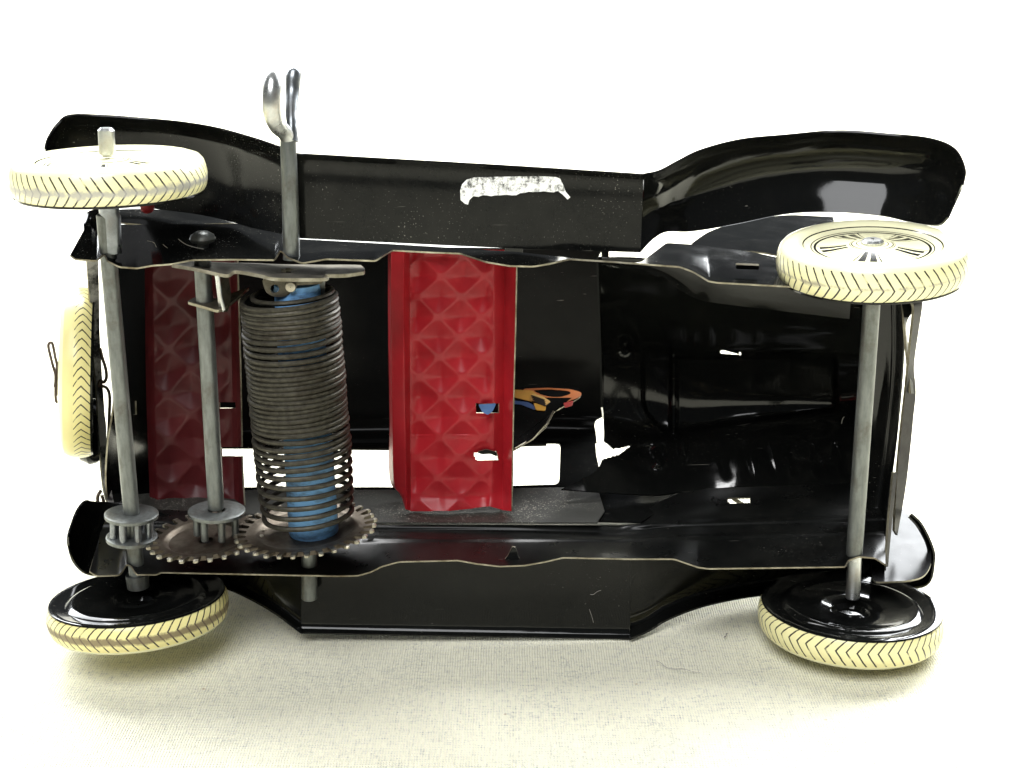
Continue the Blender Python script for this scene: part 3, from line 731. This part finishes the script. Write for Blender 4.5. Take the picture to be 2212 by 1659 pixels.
# the clockwork spring
def spring():
    turns = []                                # y of each turn's centre, tight above, open below
    y = 631
    while y < 712: turns.append(y); y += 9.6
    for y in (721, 736, 752, 765, 776): turns.append(y)
    y = 787
    while y < 925: turns.append(y); y += 9.9
    y = 936; g = 11.0
    while y < 1128: turns.append(y); y += g; g = min(21.5, g+2.0)
    path = []; seg = 40; n = len(turns)
    for i in range(n-1):
        jr = random.uniform(-.18, .18); jx = random.uniform(-.15, .15)
        for k in range(seg):
            f = k/seg; y = turns[i]+(turns[i+1]-turns[i])*f
            tt = max(0, (y-640)/(1128-640))
            cx = 624+(668-624)*tt; th = 2*PI*f+PI*.5
            rad = lin([(9.5,), (9.9,), (9.8,), (9.8,), (9.9,), (9.4,)], tt*5)[0]+jr*math.sin(PI*f)*.8
            if i == 0: rad *= .7+.3*f
            c = P(cx, y, 20)
            path.append(c+Vector((rad*math.cos(th)+jx*math.sin(PI*f), rad*math.sin(th), rad*math.cos(th)*(.075+.05*math.sin(i*.9)*.3+.07*max(0, tt-.6)))))
    return tube(path, .56, 8)
mk('clockwork_spring', *spring()[:2], [SPRING], car)

# ---- motor bracket under the upper rail
br = sheet('motor_bracket', [[(372, 574, 15), (430, 584, 14), (488, 596, 14), (510, 588, 15), (560, 596, 14), (600, 604, 13), (700, 604, 13), (705, 597, 14), (745, 596, 16), (786, 590, 19)],
                       [(372, 570, 24), (430, 574, 24), (488, 578, 24), (510, 576, 26), (560, 578, 27), (600, 582, 27), (700, 584, 27), (705, 584, 27), (745, 584, 26), (788, 584, 25)],
                       [(380, 566, 36), (430, 568, 38), (488, 571, 38), (510, 571, 38), (560, 572, 38), (600, 574, 38), (700, 575, 38), (705, 575, 38), (745, 575, 36), (780, 576, 34)]], 90, 16, PLATE, car, t=.7,
      holes=[[(604, 587), (625, 582), (636, 586), (630, 592), (606, 593)]])
plate('bearing_ear', [rpoly([(566, 601), (700, 601), (698, 612), (632, 616), (628, 634), (612, 641), (590, 640), (574, 630)], 9), [(594+9.5*math.cos(-a*PI/8), 623+9.5*math.sin(-a*PI/8)) for a in range(16)]], lambda x, y: P(x, y, 15.5), PLATE, br, .9, rim=TOOTH)
mk('bearing_pin', *lathe([(.1, -1.2), (1.0, -1.1), (1.15, -.7), (1.15, 1.5)], 16)[:2], [TOOTH], br, None, None, 40, axisM(P(629, 618, 15), Vector((0, 1, 0))))
plate('spring_end_clip', [rpoly([(625, 606), (702, 606), (702, 636), (660, 634), (640, 628)], 4)], lambda x, y: P(x, y, 19), STEEL, br, .5)
plate('pawl_arm', [rpoly([(468, 590), (488, 590), (496, 640), (488, 672), (478, 674)], 3)], lambda x, y: P(x, y, 15+(x-470)*.15), PLATE, br, 1.0, rim=BRIGHT)
mk('arm_edge', *tube([P(471, 594, 14.2), P(476, 640, 14.2), P(484, 670, 14.2)], .38, 8)[:2], [BRIGHT], br)
plate('pawl_foot', [rpoly([(404, 654), (420, 645), (480, 648), (500, 636), (540, 622), (520, 640), (484, 668), (470, 673)], 5)], lambda x, y: P(x, y, 14+(674-y)*.28), PLATE, br, .6)

# ---- tail lamp, rear strap, spare wheel wire, bumper
V, Fc, FM = lathe([(.1, 1.5), (.7, 1.35), (1.2, .9), (1.5, .2), (1.5, -.6), (1.2, -1.0)], 24)
mk('tail_lamp', V, Fc, [REDLAMP], car, None, None, 50, axisM(P(318, 446, 38), Vector((0, -.5, 1))))
MOTTLED = NT('mottled_silver_black')
MOTTLED.set(base=MOTTLED.ramp(MOTTLED.noise(160, 5, .7), [(.42, (.02, .02, .02)), (.56, (.5, .49, .46))]), rough=.3); MOTTLED = MOTTLED.m  # black and silver-grey mottled by noise
strap = [[(186, 560, 42), (192, 640, 46), (196, 720, 48), (206, 830, 50), (214, 960, 50), (222, 1050, 46), (234, 1094, 42)],
         [(211, 560, 44), (213, 640, 48), (214, 720, 50), (220, 830, 52), (230, 960, 52), (238, 1050, 48), (246, 1096, 44)]]
sheet('rear_strap', [strap[0], strap[1]], 60, 6, MOTTLED, car, t=.5)
sheet('body_back_skin', [[(180, 466, 46), (196, 456, 46), (220, 452, 46)], [(182, 500, 40), (194, 500, 40), (214, 500, 41)], [(190, 545, 38), (203, 545, 37), (214, 540, 37)]], 12, 16, BLACK, car, t=.4)
def wire(pts, r=.32, parent=car, m=WIRE, n=60): return mk('wire_clip', *tube(smooth_path([P(*q) for q in pts], n), r, 8)[:2], [m], parent)
wire([(118, 840-4, 36), (124, 800, 36), (119, 770, 36), (113, 742, 36), (106, 742, 36), (105, 752, 36), (113, 785, 36), (121, 815, 36), (124, 845, 36), (130, 866, 36), (122, 868, 36), (120, 855, 36), (120, 838, 36), (120, 800, 36), (121, 795, 40)])
wire([(216, 752, 50), (222, 776, 50), (228, 795, 50), (230, 815, 50), (224, 826, 50), (217, 822, 50), (214, 834, 50), (222, 834, 50), (232, 840, 50), (237, 858, 50), (236, 900, 50), (234, 950, 50)], .38)
wire([(218, 1060, 44), (212, 1070, 43), (211, 1082, 43), (218, 1092, 43), (224, 1086, 43), (220, 1070, 43)], .4)
mk('spare_wheel_mount', *lathe([(.1, 0), (6, .1), (7.5, 1.2), (8, 3), (7, 5), (2, 6)], 40)[:2], [BLACK], car, None, None, 40, axisM(P(221, 930, 54), Vector((-1, -.1, 0))))
# front bumper seen end-on: one tapering bar, one bracket strip
bump = sheet('bumper', [[(1966, 648, 28), (1972, 668, 28), (1967, 720, 29), (1960, 790, 30), (1955, 840, 31), (1948, 900, 32), (1940, 980, 33), (1934, 1060, 34), (1930, 1146, 35)],
                 [(1990, 645, 30), (1989, 668, 30), (1981, 720, 31), (1972, 790, 32), (1976, 846, 33), (1971, 900, 34), (1963, 980, 35), (1953, 1060, 36), (1936, 1156, 37)]], 80, 6, DARKW, car, t=.6)
sheet('bumper_bracket', [[(1932, 640, 30), (1946, 655, 30), (1952, 700, 31), (1957, 760, 31), (1962, 810, 31), (1966, 850, 31)], [(1990, 640, 31), (1974, 668, 31), (1956, 700, 32), (1962, 760, 32), (1968, 810, 32), (1972, 850, 32)]], 60, 4, BLACK, car, t=.5)
sheet('bumper_bracket', [[(1928, 1020, 30), (1920, 1100, 26), (1914, 1180, 24), (1912, 1222, 22)], [(1936, 1020, 31), (1928, 1100, 27), (1920, 1180, 25), (1916, 1224, 23)]], 40, 4, DARKW, car, t=.5)

# ---- remains of a sticker on the upper running board
def residue():
    m = NT('white_paper_residue')
    n = m.noise(520, 6, .8); big = m.noise(60, 2)
    f = m.ramp(m.math('ADD', m.math('MULTIPLY', n, .8), m.math('MULTIPLY', big, .35)), [(.47, 0.0), (.58, 1.0)])
    m.set(base=m.mix(f, (.06, .06, .06), (.88, .88, .86)), rough=m.ramp(f, [(0, .2), (1, .9)])); m.bump(n, .4, .0002); return m.m
rag = [(995, 432), (994, 412), (998, 398), (1008, 388), (1025, 383), (1063, 382), (1130, 381), (1198, 381), (1210, 386), (1217, 400), (1222, 414), (1232, 426), (1226, 431), (1215, 420)]
x = 1205
while x > 1030:
    rag.append((x, 414-(1205-x)*-.02+random.uniform(-1.6, 1.6)+(6 if x < 1120 else 0))); x -= 9
rag += [(1022, 424), (1014, 432), (1011, 442), (1004, 440)]
plate('sticker_residue', [rag], lambda x, y: P(x, y, 24.60), residue(), car, .06, rim=None)

# ---- loose fibres on cloth
FIB = simple('grey_fibre', (.35, .33, .3), .8)
def fibre(pts, label, r=.06):
    vs = smooth_path([PZ(x, y, .25) for x, y in pts], 24)
    for i, v in enumerate(vs): v.z += .25*math.sin(i*.5)
    o = mk('lint_fibre', *tube(vs, r, 6)[:2], [FIB]); o['label'] = label; o['category'] = 'fibre'
fibre([(1418, 1428), (1440, 1440), (1480, 1448), (1515, 1451)], 'long thin hair lying on the cloth left of the lower front wheel')
fibre([(1564, 1378), (1568, 1372), (1571, 1366)], 'short pale fibre on the cloth close beside the lower front tyre', .1)

# scratches and stray hairs caught on the enamel
def hair(pts, Y, r=.05, m=FIB):
    mk('dust_hair', *tube(smooth_path([P(x, y, Y) for x, y in pts], 14), r, 5)[:2], [m], car)
hair([(1275, 1284), (1282, 1284), (1290, 1278), (1298, 1275)], 23.6)
hair([(1273, 1316), (1278, 1330), (1282, 1345)], 23.6, .04)
hair([(385, 516), (400, 527), (420, 534), (440, 538)], 20, .06)
hair([(352, 528), (362, 536)], 20, .05); hair([(318, 520), (332, 524), (338, 534)], 20, .05)
hair([(1818, 915), (1820, 905), (1824, 900)], 56, .06)
